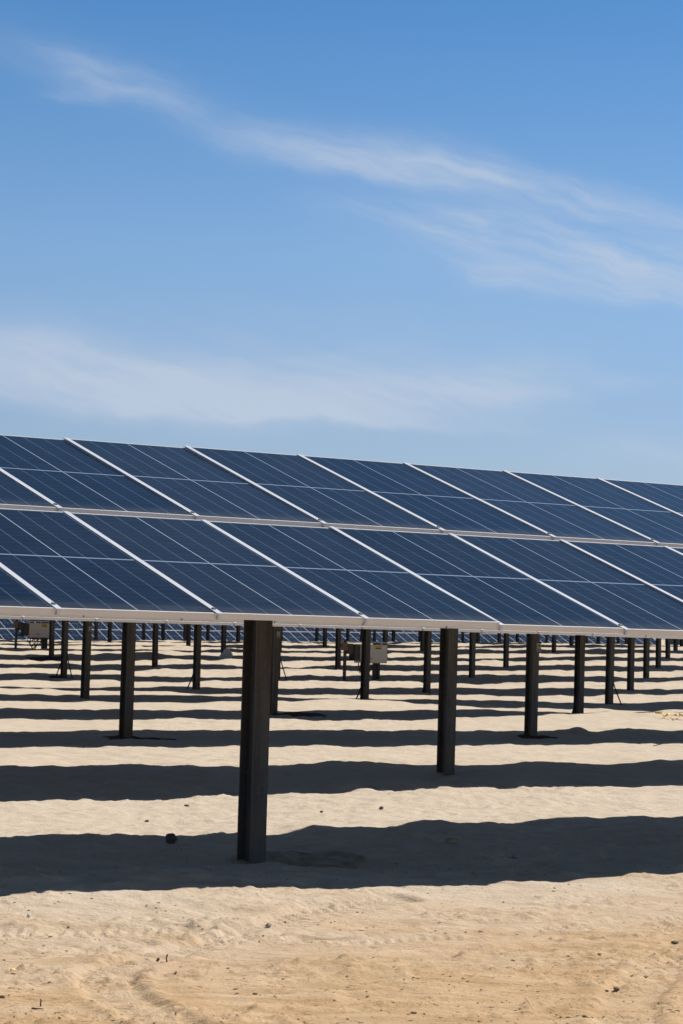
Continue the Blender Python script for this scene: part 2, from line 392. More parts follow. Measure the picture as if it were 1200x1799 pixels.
# ------------------------------------------------------------------ ground sheet
def axis(parts):
    out = []
    for a, b, st in parts: out += list(np.arange(a, b - st * 0.5, st))
    out.append(parts[-1][1]); return np.array(out)
def geom(a, b, n): return list(a * (b / a) ** (np.arange(1, n + 1) / n))
half = list(axis([(0, 2.9, 0.018), (2.9, 6.2, 0.05), (6.2, 16, 0.1), (16, 40, 0.4)])) + geom(40, 900, 26)
xs = np.array([-v for v in half[:0:-1]] + half)
ys = np.concatenate([np.array([-900, -300, -100, -40, -15, -5, 0, 3, 5]),
                     axis([(6, 16.5, 0.021), (16.5, 30, 0.042), (30, 60, 0.09), (60, 125, 0.17)]), np.array(geom(125, 2500, 45))])
XX, YY = np.meshgrid(xs, ys)
ZZ = height(XX.ravel(), YY.ravel())
nx, ny = len(xs), len(ys)
me = bpy.data.meshes.new('sand')
me.vertices.add(nx * ny)
me.vertices.foreach_set('co', np.stack([XX.ravel(), YY.ravel(), ZZ], 1).astype(np.float32).ravel())
idx = np.arange(nx * ny).reshape(ny, nx)
quads = np.stack([idx[:-1, :-1], idx[:-1, 1:], idx[1:, 1:], idx[1:, :-1]], -1).reshape(-1, 4)
me.loops.add(quads.size); me.loops.foreach_set('vertex_index', quads.ravel().astype(np.int32))
me.polygons.add(len(quads)); me.polygons.foreach_set('loop_start', (np.arange(len(quads)) * 4).astype(np.int32))
me.polygons.foreach_set('use_smooth', np.ones(len(quads), bool))
me.update(); me.validate()
_tr = np.zeros(nx * ny, np.float32)
_w = (YY.ravel() < 16) & (np.abs(XX.ravel()) < 4)
for _p, _hw, _s in ((TRACK, 0.14, 0.8), (TRACK2, 0.16, 0.7), (TRACK3, 0.13, 0.6)):
    _d, _q, _ = poly_dist(XX.ravel()[_w], YY.ravel()[_w], _p)
    _v = _s * (1 - sstep(_hw * 0.5, _hw * 1.3, _d)) * np.clip(0.55 + 0.7 * fbm(XX.ravel()[_w] / 0.25, YY.ravel()[_w] / 0.12, 61, 3), 0, 1)
    _tr[_w] = np.maximum(_tr[_w], _v)
me.attributes.new('track', 'FLOAT', 'POINT').data.foreach_set('value', _tr)
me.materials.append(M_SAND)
g = link('ground', me); g['kind'] = 'structure'

# ------------------------------------------------------------------ solar module meshes
W = 0.992; FT = 0.035; FW = 0.011
def add_frame(mb, mi=0):
    mb.box(0, FW, 0, LM, -FT, 0, mi); mb.box(W - FW, W, 0, LM, -FT, 0, mi)
    mb.box(FW, W - FW, 0, FW, -FT, 0, mi); mb.box(FW, W - FW, LM - FW, LM, -FT, 0, mi)
def add_glass(mb, mi=0, mback=1):
    b = len(mb.v)
    mb.box(FW, W - FW, FW, LM - FW, -0.008, -0.0022, mi)
    mb.m[-6] = mback
def add_strip(mb, mi=0, mbolt=None):        # clamp strip over the seam on the module's left side
    xc = -(PW - W) / 2
    mb.box(xc - 0.019, xc + 0.019, -0.024, LM + 0.001, 0.0012, 0.0062, mi)
    mb.box(xc - 0.009, xc + 0.009, -0.022, LM, -0.030, 0.0012, mi)
    if mbolt is not None:
        for y in (0.055,): mb.box(xc - 0.010, xc + 0.010, y - 0.010, y + 0.010, 0.0062, 0.013, mbolt)
        mb.box(xc - 0.009, xc + 0.009, -0.012, -0.001, -0.034, -0.016, mbolt)
mb = MB(); add_glass(mb); ME_GLASS = mb.mesh('panel_glass', [M_CELL, M_BACK])
mb = MB(); add_frame(mb); ME_FRAME = mb.mesh('panel_frame', M_ALU)
mb = MB(); add_strip(mb, 0, 1); ME_STRIP = mb.mesh('clamp_strip', [M_STRIP, M_BOLT])
mb = MB(); add_glass(mb, 0, 1); add_frame(mb, 2); add_strip(mb, 3, 4); ME_FAR = mb.mesh('panel_small', [M_CELL, M_BACK, M_ALU, M_STRIP, M_BOLT])

# H-section post, origin at ground, flanges across the row
def post_mesh(h):
    mb = MB(); fw, dp, ft, wt = 0.06, 0.085, 0.009, 0.007
    mb.box(-fw, fw, -dp, -dp + ft, -0.5, h); mb.box(-fw, fw, dp - ft, dp, -0.5, h)
    mb.box(-wt / 2, wt / 2, -dp + ft, dp - ft, -0.5, h)
    return mb.mesh('support_post', M_STEEL)
def bearing_mesh():
    mb = MB()
    mb.box(-0.05, 0.05, -0.10, 0.10, -0.02, 0.0)
    for y in (-0.088, 0.072): mb.box(-0.04, 0.04, y, y + 0.016, 0.0, 0.10)
    return mb.mesh('bearing_bracket', M_STEEL)
ME_BEAR = bearing_mesh()

ROWS = {}
def make_row(i, c, a_lo, a_hi, label, kind='far', tilt=BETA, edge=P0[2], dz=0.0, a_phase=None, post_phase=None, line=None, group='rows of ground mounted solar panels'):
    """one row: torque tube, posts and two lines of modules; a_lo..a_hi along the row"""
    # smooth ground under the row
    aa = np.linspace(a_lo, a_hi, 20); xx = aa * DX + c * NX; yy = aa * DY + c * NY
    zz = base_z(xx, yy)
    sl, z0 = np.polyfit(aa, zz, 1) if line is None else line
    am = POST0 + POSTP * round(((a_lo + a_hi) / 2 - POST0) / POSTP) if post_phase is None else (a_lo + a_hi) / 2
    ox, oy = on_row(am, c); oz = z0 + sl * am
    root = bpy.data.objects.new('solar_array', None); COL.objects.link(root)
    root.empty_display_size = 0.5
    root.matrix_world = T(ox, oy, oz + dz) @ Matrix.Rotation(TH, 4, 'Z') @ Matrix.Rotation(-math.atan(sl), 4, 'Y')
    tag(root, label, 'solar panels', group)
    phase = A0 if a_phase is None else a_phase
    k0 = math.floor((a_lo - phase) / PW); k1 = math.ceil((a_hi - phase) / PW)
    plane = T(0, 0, edge) @ T(0, -LL / 2 * math.cos(tilt), 0) @ Matrix.Rotation(tilt, 4, 'X')
    rnd = random.Random(i * 91)
    for k in range(k0, k1):
        x = phase + k * PW + (PW - W) / 2 - am
        for s in (0, 1):
            mt = plane @ T(x, s * (LM + GAP), 0) @ Matrix.Rotation(rnd.gauss(0, 0.0008), 4, 'X')
            if i == 1 and s == 0:           # the lower modules sag a little towards one end
                mt = mt @ T(0, LM, 0) @ Matrix.Rotation({1: -0.001, 3: 0.0073, 4: 0.0095, 5: 0.007, 6: 0.005}.get(k, 0), 4, 'X') @ T(0, -LM, 0)
            if i == 1 and s == 1 and k <= 3: mt = mt @ Matrix.Rotation({3: -0.002, 2: -0.006, 1: -0.010}.get(k, -0.0125), 4, 'X')
            if kind == 'near':
                p = link('solar_panel', ME_GLASS, root, mt)
                link('panel_frame', ME_FRAME, p); link('clamp_strip', ME_STRIP, p)
            else:
                link('solar_panel', ME_FAR, root, mt)
    # torque tube under the middle gap
    zc = edge + LL / 2 * math.sin(tilt) - 0.155; yc = 0.14 * math.sin(tilt)
    mb = MB(); mb.tube([(k0 * PW + phase - am - 0.15, yc, zc), (k1 * PW + phase - am + 0.15, yc, zc)], 0.105, 12)
    link('torque_tube', mb.mesh('torque_tube', M_STEEL), root)
    # posts
    j0 = math.ceil((a_lo - POST0) / POSTP); j1 = math.floor((a_hi - POST0) / POSTP)
    posts = {}
    h = zc - 0.205
    me = post_mesh(h)
    for j in range(j0, j1 + 1):
        a = POST0 + j * POSTP + (0 if abs(j) > 99 else 0)
        x, y = on_row(a, c)
        gz = hz(x, y) - (oz + dz + sl * (a - am))
        _v = CM @ np.array([x, y, 0.8 - CZ]); _px = 600 + F * _v[0] / _v[2]
        da = min(10.0, max(0.0, (400 - _px) / 25)) * _v[2] / (F * DX) if _px > -60 else 0.0   # posts are not driven to the millimetre
        a += da
        p = link('support_post', me, root, T(a - am, yc * 0.55, 0))
        link('bearing_bracket', ME_BEAR, p, T(0, 0, h + 0.02))
        posts[j] = (p, a, gz)
    ROWS[i] = dict(root=root, posts=posts, c=c, am=am, edge=edge)
    return root

labels = {
 1: 'nearest solar array, large blue panels with white seams filling the middle',
 2: 'second solar array from the camera, pale lower edge just under the nearest array',
 3: 'third solar array back, two dark posts standing in dark ground patches',
 4: 'fourth solar array back, one post half hidden right behind the nearest post',
 5: 'fifth solar array back, a post in front of the middle inverter cabinet',
 6: 'sixth solar array back from the camera, just in front of the middle inverter',
 7: 'seventh solar array back, the middle inverter cabinet standing at its posts',
 8: 'eighth solar array back, thin posts behind the middle inverter cabinet',
 9: 'ninth solar array back, with a pale sack round the foot of one post',
 10: 'tenth solar array back, the left inverter cabinet standing at its posts',
 11: 'eleventh solar array back, short posts just before the crest of the sand',
 12: 'twelfth solar array back, shortest posts on the crest of the sand',
 13: 'thirteenth solar array back, first one with its post feet hidden behind the crest',
 14: 'fourteenth solar array back, second one with its post feet behind the crest',
 15: 'fifteenth solar array back, third one with its post feet behind the crest',
 16: 'sixteenth solar array back, last post row before the far gridded tables',
}
for i in range(1, 17):
    c = C1 + (i - 1) * ROWP
    lo, hi = 0.488 * c - 4, 0.92 * c + 5
    make_row(i, c, lo, hi, labels[i], 'near' if i <= 2 else 'far', dz={3: -0.03, 4: -0.03, 6: 0.06, 7: 0.08, 8: 0.08, 9: 0.06, 10: 0.05}.get(i, 0))

# the steeper tables beyond the crest
cF = C1 + 21.0 * ROWP
TF = R(25.0)
def edge_at(px, py):
    r = ray(px, py); t = (cF - 1.9) / (r[0] * NX + r[1] * NY)
    return (r[0] * DX + r[1] * DY) * t, CZ + r[2] * t
(_a0, _z0), (_a1, _z1) = edge_at(20, 1124.5), edge_at(1080, 1132.5)
_sl = (_z1 - _z0) / (_a1 - _a0)
def far_table(i, lo, hi, label):
    return make_row(i, cF, lo, hi, label, 'far', tilt=TF, edge=1.25, group='panel tables beyond the crest', line=(_sl, _z0 - _sl * _a0 - 1.25))
aL, aR = 0.478 * cF, edge_at(1156, 1133)[0]
far_table(21, aL - 3, aL + 33, 'far solar table beyond the crest, at left with gridded blue panels')
far_table(22, aL + 34.2, aR, 'far solar table beyond the crest, right of the other one')

# tags and cables on some posts
def post_tag(row, j, x, z, s=1.0):
    p, a, gz = ROWS[row]['posts'][j]
    mb = MB(); w, hh = 0.042 * s, 0.075 * s
    mb.box(-w, w, -0.004, 0, -hh, hh, 0)
    mb.box(-w * 0.85, w * 0.85, -0.0065, -0.004, hh * 0.72, hh * 0.98, 1)
    mb.box(-w * 0.35, w * 0.35, -0.0065, -0.004, -hh * 0.02, hh * 0.34, 1)
    mb.box(-w * 0.8, w * 0.8, -0.0065, -0.004, -hh * 0.62, -hh * 0.45, 1)
    mb.box(-w * 0.8, w * 0.8, -0.0065, -0.004, -hh * 0.85, -hh * 0.72, 1)
    link('number_tag', mb.mesh('number_tag', [M_TAG, M_TAGINK]), p, T(x, -0.0865, z))
post_tag(3, 2, 0.048, 1.40); post_tag(4, 2, 0.028, 1.46, 0.8); post_tag(5, 2, 0.02, 1.42, 0.8)
def post_cable(row, j, side, reach=0.26, top=0.55, fwd=-0.1):
    if j not in ROWS[row]['posts']: return
    p, a, gz = ROWS[row]['posts'][j]
    mb = MB(); x0 = 0.066 * side
    pts = [(x0, -0.05, 1.75), (x0, -0.05, 1.2), (x0, -0.05, top)]
    for k in range(1, 9):
        t = k / 8
        pts.append((x0 + side * reach * t ** 1.25, -0.05 + fwd * t, top * (1 - t) + (gz - 0.03) * t))
    mb.tube(pts, 0.016, 7)
    link('cable_conduit', mb.mesh('cable_conduit', M_CABLE, True), p)
post_cable(4, 3, -1); post_cable(5, 4, 1, 0.22); post_cable(6, 3, -1, 0.30); post_cable(7, 3, -1, 0.28); post_cable(7, 3, 1, 0.12)
post_cable(5, 3, -1, 0.30); post_cable(6, 4, -1, 0.2); post_cable(7, 4, 1, 0.2)

# darker low patches laid on the ground at some post feet
def soil(row, j, rx, ry, ox=0.0, oy=-0.1, h=0.02, mt=None):
    if j not in ROWS[row]['posts']: return
    a = POST0 + j * POSTP + ox; x0, y0 = on_row(a, ROWS[row]['c'] + oy)
    rnd = random.Random(row * 7 + j)
    vs, fs = [], []
    nr, ns = 7, 28
    wob = [1 + 0.22 * math.sin(3 * 2 * math.pi * k / ns + rnd.random() * 6) * rnd.random() + rnd.uniform(-0.08, 0.08) for k in range(ns)]
    P = []
    for q in range(nr + 1):
        for k in range(ns):
            t = q / nr; an = 2 * math.pi * k / ns
            u, v = rx * t * wob[k] * math.cos(an), ry * t * wob[k] * math.sin(an)
            P.append((x0 + u * DX + v * NX, y0 + u * DY + v * NY, t))
    arr = np.array(P)
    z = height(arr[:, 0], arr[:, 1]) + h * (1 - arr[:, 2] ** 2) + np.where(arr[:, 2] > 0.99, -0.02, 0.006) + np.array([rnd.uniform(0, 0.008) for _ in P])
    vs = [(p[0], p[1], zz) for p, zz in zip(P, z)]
    for q in range(nr):
        for k in range(ns):
            fs.append((q * ns + k, q * ns + (k + 1) % ns, (q + 1) * ns + (k + 1) % ns, (q + 1) * ns + k))
    me = bpy.data.meshes.new('dark_patch'); me.from_pydata(vs, [], fs); me.materials.append(mt or M_SOIL)
    o = link('ground_dark_patch', me); o['kind'] = 'structure'
soil(1, 0, 0.55, 0.45, 0.42, 0.12, 0.012, M_HOLLOW_SHADE); soil(1, 0, 0.16, 0.28, -0.05, -0.06, 0.008, M_HOLLOW_SHADE); soil(3, 1, 0.30, 0.9, 0.12, -0.3); soil(3, 2, 0.33, 0.30); soil(5, 4, 0.42, 0.5); soil(4, 2, 0.5, 0.7, 0.35)
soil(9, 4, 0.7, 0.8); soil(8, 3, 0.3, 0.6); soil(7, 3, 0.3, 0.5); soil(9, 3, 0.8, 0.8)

# ------------------------------------------------------------------ inverter cabinets
def inverter(px, py, label, base_c):
    r = ray(px, py); t = base_c / (r[0] * NX + r[1] * NY)
    x, y = r[0] * t, r[1] * t
    root = bpy.data.objects.new('inverter_cabinet', None); COL.objects.link(root)
    root.matrix_world = T(x, y, hz(x, y)) @ Matrix.Rotation(TH, 4, 'Z')
    tag(root, label, 'inverter', 'inverter cabinets on stands')
    # x along the row; front faces -y
    mb = MB(); mb.box(-0.47, 0.47, -0.20, 0.14, 0.55, 1.09)
    b = link('cabinet_body', mb.mesh('cabinet_body', M_BOX), root); bevel(b, 0.012)
    mb = MB(); mb.box(-0.455, 0.455, -0.212, -0.203, 0.565, 1.075)
    d = link('front_cover', mb.mesh('front_cover', M_BOX), b); bevel(d, 0.004)
    mb = MB(); mb.box(0.02, 0.24, -0.2165, -0.213, 0.955, 1.06, 0); mb.box(0.04, 0.22, -0.219, -0.2165, 0.962, 0.990, 1)
    link('warning_label', mb.mesh('warning_label', [M_YEL, M_TAGINK]), d)
    mb = MB(); mb.box(-0.20, -0.08, -0.2165, -0.213, 0.66, 0.69)
    link('red_mark', mb.mesh('red_mark', M_RED), d)
    mb = MB()
    for k in range(9): mb.box(-0.66, -0.475, -0.16 + k * 0.034, -0.148 + k * 0.034, 0.62, 1.04)
    mb.box(-0.64, -0.475, -0.15, 0.11, 0.64, 1.02)
    link('heat_sink', mb.mesh('heat_sink', M_DARK), root)
    mb = MB(); mt = T(0, 0, 1.15) @ Matrix.Rotation(R(3), 4, 'X')
    mb.box(-0.86, 0.52, -0.26, 0.22, 0, 0.012, 0, mt)
    link('sun_roof', mb.mesh('sun_roof', M_ROOF), root)
    mb = MB(); mb.box(-0.97, -0.90, -0.1, -0.03, -0.3, 1.20)
    link('leg', mb.mesh('thin_leg', M_DARK), root)
    for xx in (0.30, 0.43):
        mb = MB(); mb.box(xx - 0.045, xx + 0.045, 0.15, 0.24, -0.3, 1.14)
        link('leg', mb.mesh('leg', M_DARK), root)
    mb = MB(); mb.box(-0.95, 0.47, 0.145, 0.185, 1.02, 1.08); mb.box(-0.95, 0.47, 0.145, 0.185, 0.60, 0.65)
    link('cross_rail', mb.mesh('cross_rail', M_DARK), root)
    mb = MB(); mb.box(-1.10, -0.93, -0.20, -0.105, 0.90, 1.12); mb.box(-0.90, -0.70, -0.16, -0.06, 0.80, 1.10, 1)
    sb = link('disconnect_box', mb.mesh('disconnect_box', [M_BROWN, M_DARK]), root); bevel(sb, 0.008)
    rnd = random.Random(int(px))
    for k in range(9):
        mb = MB(); x0 = -0.42 + k * 0.085
        pts = [(x0, -0.02, 0.56), (x0 + rnd.uniform(-.04, .04), -0.04, 0.45), (x0 * 0.5 - 0.12 + rnd.uniform(-.12, .12), -0.05, 0.33 + rnd.uniform(-.07, .07)),
               (x0 * 0.3 - 0.15 + rnd.uniform(-.1, .1), -0.03, 0.22), (-0.18 + rnd.uniform(-.06, .06), 0.0, 0.1), (-0.18 + rnd.uniform(-.1, .1), 0.02, -0.05)]
        if k % 3 == 1: pts = pts[:4] + [(pts[3][0] - 0.12, -0.05, 0.26), (pts[3][0] - 0.1, -0.05, 0.4), (x0, -0.04, 0.54)]
        mb.tube(pts, 0.013, 6)
        link('cable', mb.mesh('cable', M_CABLE, True), root)
inverter(649, 1198, 'grey inverter cabinet on dark legs in the middle, partly behind a dark post', C1 + 6 * ROWP - 0.9)
inverter(66, 1146, 'grey inverter cabinet at far left, yellow label just under the pale panel edge', C1 + 9 * ROWP - 0.5)

# small boxes on stakes near the crest
def stake_box(px, py, hgt, label):
    x, y = hit(px, py)
    root = bpy.data.objects.new('junction_box', None); COL.objects.link(root)
    root.matrix_world = T(x, y, hz(x, y)) @ Matrix.Rotation(TH, 4, 'Z')
    tag(root, label, 'junction box', 'junction boxes on short stakes')
    mb = MB(); mb.box(-0.04, 0.04, -0.03, 0.03, -0.3, hgt)
    link('stake', mb.mesh('stake', M_DARK), root)
    mb = MB(); mb.box(-0.16, 0.16, -0.12, -0.032, hgt * 0.45, hgt)
    b = link('box', mb.mesh('box', M_DARK), root); bevel(b, 0.01)
    mb = MB(); mb.box(-0.18, 0.18, -0.15, 0.05, hgt + 0.002, hgt + 0.015)
    link('lid', mb.mesh('lid', M_DARK), b)
stake_box(286, 1122, 0.35, 'small dark junction box on a stake, leftmost before the far panels')
stake_box(411, 1123, 0.28, 'small dark junction box on a stake, just left of the nearest post')
stake_box(562, 1125, 0.16, 'small dark junction box low on the crest, left of the middle inverter')
stake_box(668, 1126, 0.30, 'small dark junction box on a stake, above the middle inverter cabinet')

# dark skid of cabinets at the end of the far table
def skid():
    r = ray(1196, 1134); c = cF - 22; t = c / (r[0] * NX + r[1] * NY); x, y = r[0] * t, r[1] * t
    zg = CZ + r[2] * t - 0.15
    root = bpy.data.objects.new('equipment_skid', None); COL.objects.link(root)
    root.matrix_world = T(x, y, zg) @ Matrix.Rotation(TH, 4, 'Z')
    tag(root, 'dark equipment skid with upright cabinets at the far right edge', 'equipment skid')
    mb = MB(); mb.box(-1.3, 1.6, -0.8, 0.8, -1.6, 0.12)
    link('skid_base', mb.mesh('skid_base', M_DARK), root)
    for k, (x0, x1, h) in enumerate(((-1.2, -0.45, 1.1), (-0.40, 0.45, 1.25), (0.5, 1.5, 1.15))):
        mb = MB(); mb.box(x0, x1, -0.6, 0.6, 0.125, h)
        b = link('cabinet', mb.mesh('cabinet', M_DARK), root); bevel(b, 0.02)
        mb = MB(); mb.box(x0 + 0.05, x1 - 0.05, -0.62, -0.603, 0.22, h - 0.08)
        dd = link('cabinet_door', mb.mesh('cabinet_door', M_DARK), b)
        mb = MB(); mb.box(x0 + 0.10, x0 + 0.15, -0.66, -0.622, 0.4, 0.75)
        link('handle', mb.mesh('handle', M_ALU), dd)
skid()

# ------------------------------------------------------------------ stones, twigs and litter
def stone_mesh(r, seed, mt, flat=0.7, sub=3, elong=1.0):
    bm = bmesh.new(); bmesh.ops.create_icosphere(bm, subdivisions=sub, radius=1)
    rnd = random.Random(seed); pl = [(Vector((rnd.gauss(0, 1), rnd.gauss(0, 1), rnd.gauss(0, 1))).normalized(), rnd.uniform(0.6, 0.92)) for _ in range(12)]
    for v in bm.verts:
        for nrm, d in pl:
            e = v.co.dot(nrm) - d
            if e > 0: v.co -= nrm * e * 0.9
        v.co *= 1 + rnd.uniform(-0.025, 0.025)
        v.co.x *= r * elong; v.co.y *= r; v.co.z *= r * flat
    me = bpy.data.meshes.new('stone'); bm.to_mesh(me); bm.free(); me.materials.append(mt); return me
def stone(px, py, r, mt, label, seed, flat=0.7, elong=1.0, sink=0.25, cat='stone', name='stone', rot=0.0):
    x, y = hit(px, py)
    o = link(name, stone_mesh(r, seed, mt, flat, 3, elong))
    o.matrix_world = T(x, y, hz(x, y) + r * flat * (1 - 2 * sink)) @ Matrix.Rotation(rot, 4, 'Z')
    tag(o, label, cat, 'stones lying on the sand'); return o
stone(301, 1481, 0.050, M_ROCKD, 'dark rounded rock on the back edge of the nearest shadow band', 5, 0.85, 1.0, 0.1, 'rock', 'rock')
stone(51, 1611, 0.0115, M_WHITE, 'small white pebble on the sunlit sand at left', 8, 0.85, 1.0, 0.05)
stone(472, 1629, 0.0165, M_ROCKG, 'small pale grey stone on sunlit sand below the nearest post', 11, 0.75, 1.2, 0.1)
stone(278, 1688, 0.0095, M_ROCKD, 'tiny black stone beside the upright twig', 13, 0.9, 1.0, 0.1)
stone(366, 1527, 0.020, M_ROCKG, 'pale stone in the nearest shadow, left of the nearest post', 15, 0.7, 1.2, 0.2)
stone(905, 1507, 0.022, M_ROCKG, 'pale stone in the nearest shadow, right half of the photo', 17, 0.7, 1.2, 0.2)
stone(795, 1480, 0.040, M_CLOD, 'sandy clod in the nearest shadow, right of the nearest post', 19, 0.6, 1.4, 0.35, 'clod', 'clod')
stone(258, 1444, 0.016, M_ROCKD, 'small brown stone in the first sunlit strip, above the dark rock', 23, 0.7, 1.2, 0.2)
stone(328, 1417, 0.019, M_ROCKD, 'brown stone in the first sunlit strip, just left of the nearest post', 27, 0.7, 1.3, 0.2)
stone(670, 1421, 0.018, M_ROCKD, 'small dark stone in the first sunlit strip, right of the nearest post', 29, 0.8, 1.1, 0.2)
stone(565, 1427, 0.013, M_ROCKD, 'tiny dark stone in the first sunlit strip near the nearest post', 31, 0.8, 1.1, 0.2)
stone(1186, 1657, 0.0144, M_DCLOD, 'dark clod on the sunlit sand at the right edge', 33, 0.5, 1.6, 0.2, 'clod', 'clod')
stone(1083, 1739, 0.0108, M_DCLOD, 'dark clod beside its smaller twin on sunlit sand, lower right', 35, 0.7, 1.6, 0.2, 'clod', 'clod')
stone(1066, 1742, 0.0072, M_DCLOD, 'smaller dark clod left of a larger one, lower right', 37, 0.7, 1.6, 0.2, 'clod', 'clod')
stone(4, 1754, 0.0101, M_DCLOD, 'dark clod at the lower left edge of the sand', 39, 0.8, 1.4, 0.2, 'clod', 'clod')
stone(448, 1747, 0.0079, M_DCLOD, 'dark clod on the sunlit sand below the grey stone', 41, 0.6, 1.6, 0.2, 'clod', 'clod')
stone(1027, 1787, 0.0086, M_DCLOD, 'dark clod at the bottom edge in the right half', 43, 0.6, 1.6, 0.2, 'clod', 'clod')
stone(727, 1781, 0.0094, M_DCLOD, 'dark clod at the bottom edge, right of the middle', 45, 0.6, 1.5, 0.2, 'clod', 'clod')

def stick(px, py, pts, r, mt, name, label, cat, group=None):
    x, y = hit(px, py)
    mb = MB(); mb.tube(pts, r, 7)
    o = link(name, mb.mesh(name, mt, True)); o.matrix_world = T(x, y, hz(x, y))
    tag(o, label, cat, group)
stick(293, 1690, [(-.001, 0, -.01), (0, 0, .008), (-.003, .0, .018), (0.001, .002, .028), (.002, .003, .036)], [.0035, .0035, .003, .0035, .002], M_TWIG, 'twig', 'short dark twig standing upright in the sunlit sand', 'twig')
stick(66, 1774, [(-.024, 0.0, .006), (-.008, .003, .004), (.01, .0, .005), (.024, .004, .003)], [.003, .003, .002, .0015], M_TWIG, 'twig', 'thin dark twig lying flat on the sand at lower left', 'twig')
stick(72, 1768, [(0, 0, -.005), (-.002, 0, .012), (.0, .0, .022), (-.003, .0, .03)], [.0035, .003, .003, .0015], M_TWIG, 'twig', 'bent twig stub just above the flat twig, lower left', 'twig')
stick(1190, 1311, [(-.35, -.1, .0), (-.2, 0, .03), (0, .05, .045), (.25, .1, .03)], .006, M_TWIG, 'wire', 'thin dark wire curved over the sand at the right edge', 'wire')
# dry leaf
x, y = hit(24, 1709)
mb = MB(); nl = 8
for i in range(nl + 1):
    t = i / nl; w = 0.010 * math.sin(math.pi * min(1, t * 0.96 + 0.03)) ** 0.8
    for s_ in (-1, 0, 1): mb.v.append((t * 0.034 - 0.017, s_ * w, 0.006 + 0.006 * abs(s_) + 0.004 * math.sin(t * 5)))
for i in range(nl):
    for q in (0, 1): mb.f.append((i * 3 + q, i * 3 + q + 1, i * 3 + q + 4, i * 3 + q + 3)); mb.m.append(0)
o = link('leaf', mb.mesh('leaf', M_LEAF, True)); o.matrix_world = T(x, y, hz(x, y) + 0.002) @ Matrix.Rotation(0.4, 4, 'Z') @ Matrix.Rotation(0.35, 4, 'X')
so = o.modifiers.new('thick', 'SOLIDIFY'); so.thickness = 0.001
tag(o, 'dry yellow leaf on the sand at lower left', 'leaf')
# yellow tape scrap
x, y = hit(1186, 1264)
rnd = random.Random(5); mb = MB(); n = 26
for i in range(n + 1):
    t = i / n
    px_, py_ = (t - 0.5) * 0.75 + rnd.uniform(-.03, .03), rnd.uniform(-.12, .12)
    pz_ = 0.03 + 0.06 * abs(math.sin(t * 9 + 1)) * (1 - t * 0.6) + rnd.uniform(0, .025)
    mb.v += [(px_, py_, pz_), (px_ + rnd.uniform(-.02, .02), py_ + 0.035, pz_ + rnd.uniform(-.02, .05))]
for i in range(n): mb.f.append((2 * i, 2 * i + 1, 2 * i + 3, 2 * i + 2)); mb.m.append(0)
o = link('plastic_tape', mb.mesh('plastic_tape', M_TAPE)); o.matrix_world = T(x, y, hz(x, y)) @ Matrix.Rotation(TH - 0.4, 4, 'Z')
so = o.modifiers.new('thick', 'SOLIDIFY'); so.thickness = 0.003
tag(o, 'crumpled yellow plastic tape on the sand at the right edge', 'tape')
# pale sack round a post foot in the ninth row
px_, a_, gz_ = ROWS[9]['posts'][5] if 5 in ROWS[9]['posts'] else list(ROWS[9]['posts'].values())[0]
x, y = on_row(a_, ROWS[9]['c'] - 0.22)
mb = MB(); prof = [(0.34, -0.03), (0.36, 0.05), (0.30, 0.14), (0.22, 0.22), (0.17, 0.30), (0.10, 0.33), (0.02, 0.31)]
rnd = random.Random(9); ns = 20; lob = [1 + 0.10 * math.sin(k * 1.9) + rnd.uniform(-.07, .07) for k in range(ns)]
for r_, z_ in prof:
    for k in range(ns):
        an = 2 * math.pi * k / ns; rr = 0.72 * r_ * lob[k] * (1 + rnd.uniform(-.04, .04))
        mb.v.append((rr * math.cos(an) - (0.08 if z_ < .1 else 0), rr * 0.75 * math.sin(an), z_ + rnd.uniform(-.01, .01)))
for q in range(len(prof) - 1):
    for k in range(ns): mb.f.append((q * ns + k, q * ns + (k + 1) % ns, (q + 1) * ns + (k + 1) % ns, (q + 1) * ns + k)); mb.m.append(0)
mb.f.append(tuple((len(prof) - 1) * ns + k for k in range(ns))); mb.m.append(0)
o = link('sack', mb.mesh('sack', M_BAG, True)); o.matrix_world = T(x, y, hz(x, y)) @ Matrix.Rotation(TH, 4, 'Z')
tag(o, 'pale slumped sack at the foot of a post in the ninth array', 'sack')

# gravel and crumbs of dry sand strewn over the near ground
rnd = np.random.RandomState(12)
ng = 6000
GY = 8.2 + 8.0 * rnd.rand(ng) ** 1.5; GX = (rnd.rand(ng) * 2 - 1) * (0.19 * GY + 0.5)
keep = fbm(GX * 1.1 + GY * 0.6, GY * 2.2, 71, 3) + rnd.rand(ng) * 0.9 > 0.35
GX, GY = GX[keep], GY[keep]
GZ = height(GX, GY)
tpl = np.array([(1, 0, 0), (-1, 0, 0), (0, 1, 0), (0, -1, 0), (0, 0, 1), (0, 0, -1), (.65, .65, .5), (-.65, .65, .5), (-.65, -.65, .5), (.65, -.65, .5)], float)
bm = bmesh.new()
for v in tpl: bm.verts.new(v)
res = bmesh.ops.convex_hull(bm, input=bm.verts); bm.verts.ensure_lookup_table(); bm.verts.index_update()
tf = [tuple(v.index for v in f.verts) for f in bm.faces]; bm.free()
vs, fs = [], []
for x, y, z in zip(GX, GY, GZ):
    s = 0.0016 + 0.0048 * rnd.rand() ** 3.0
    q = tpl * (1 + rnd.uniform(-.35, .35, tpl.shape)) * s * np.array([1.5 + rnd.rand(), 1.1, 0.75])
    an = rnd.rand() * 6.28; ca, sa = math.cos(an), math.sin(an)
    b = len(vs)
    for p in q: vs.append((x + p[0] * ca - p[1] * sa, y + p[0] * sa + p[1] * ca, z + p[2] + s * 0.25))
    fs += [tuple(b + k for k in f) for f in tf]
me = bpy.data.meshes.new('gravel'); me.from_pydata(vs, [], fs); me.materials.append(M_CLOD)
o = link('gravel', me); o['kind'] = 'stuff'

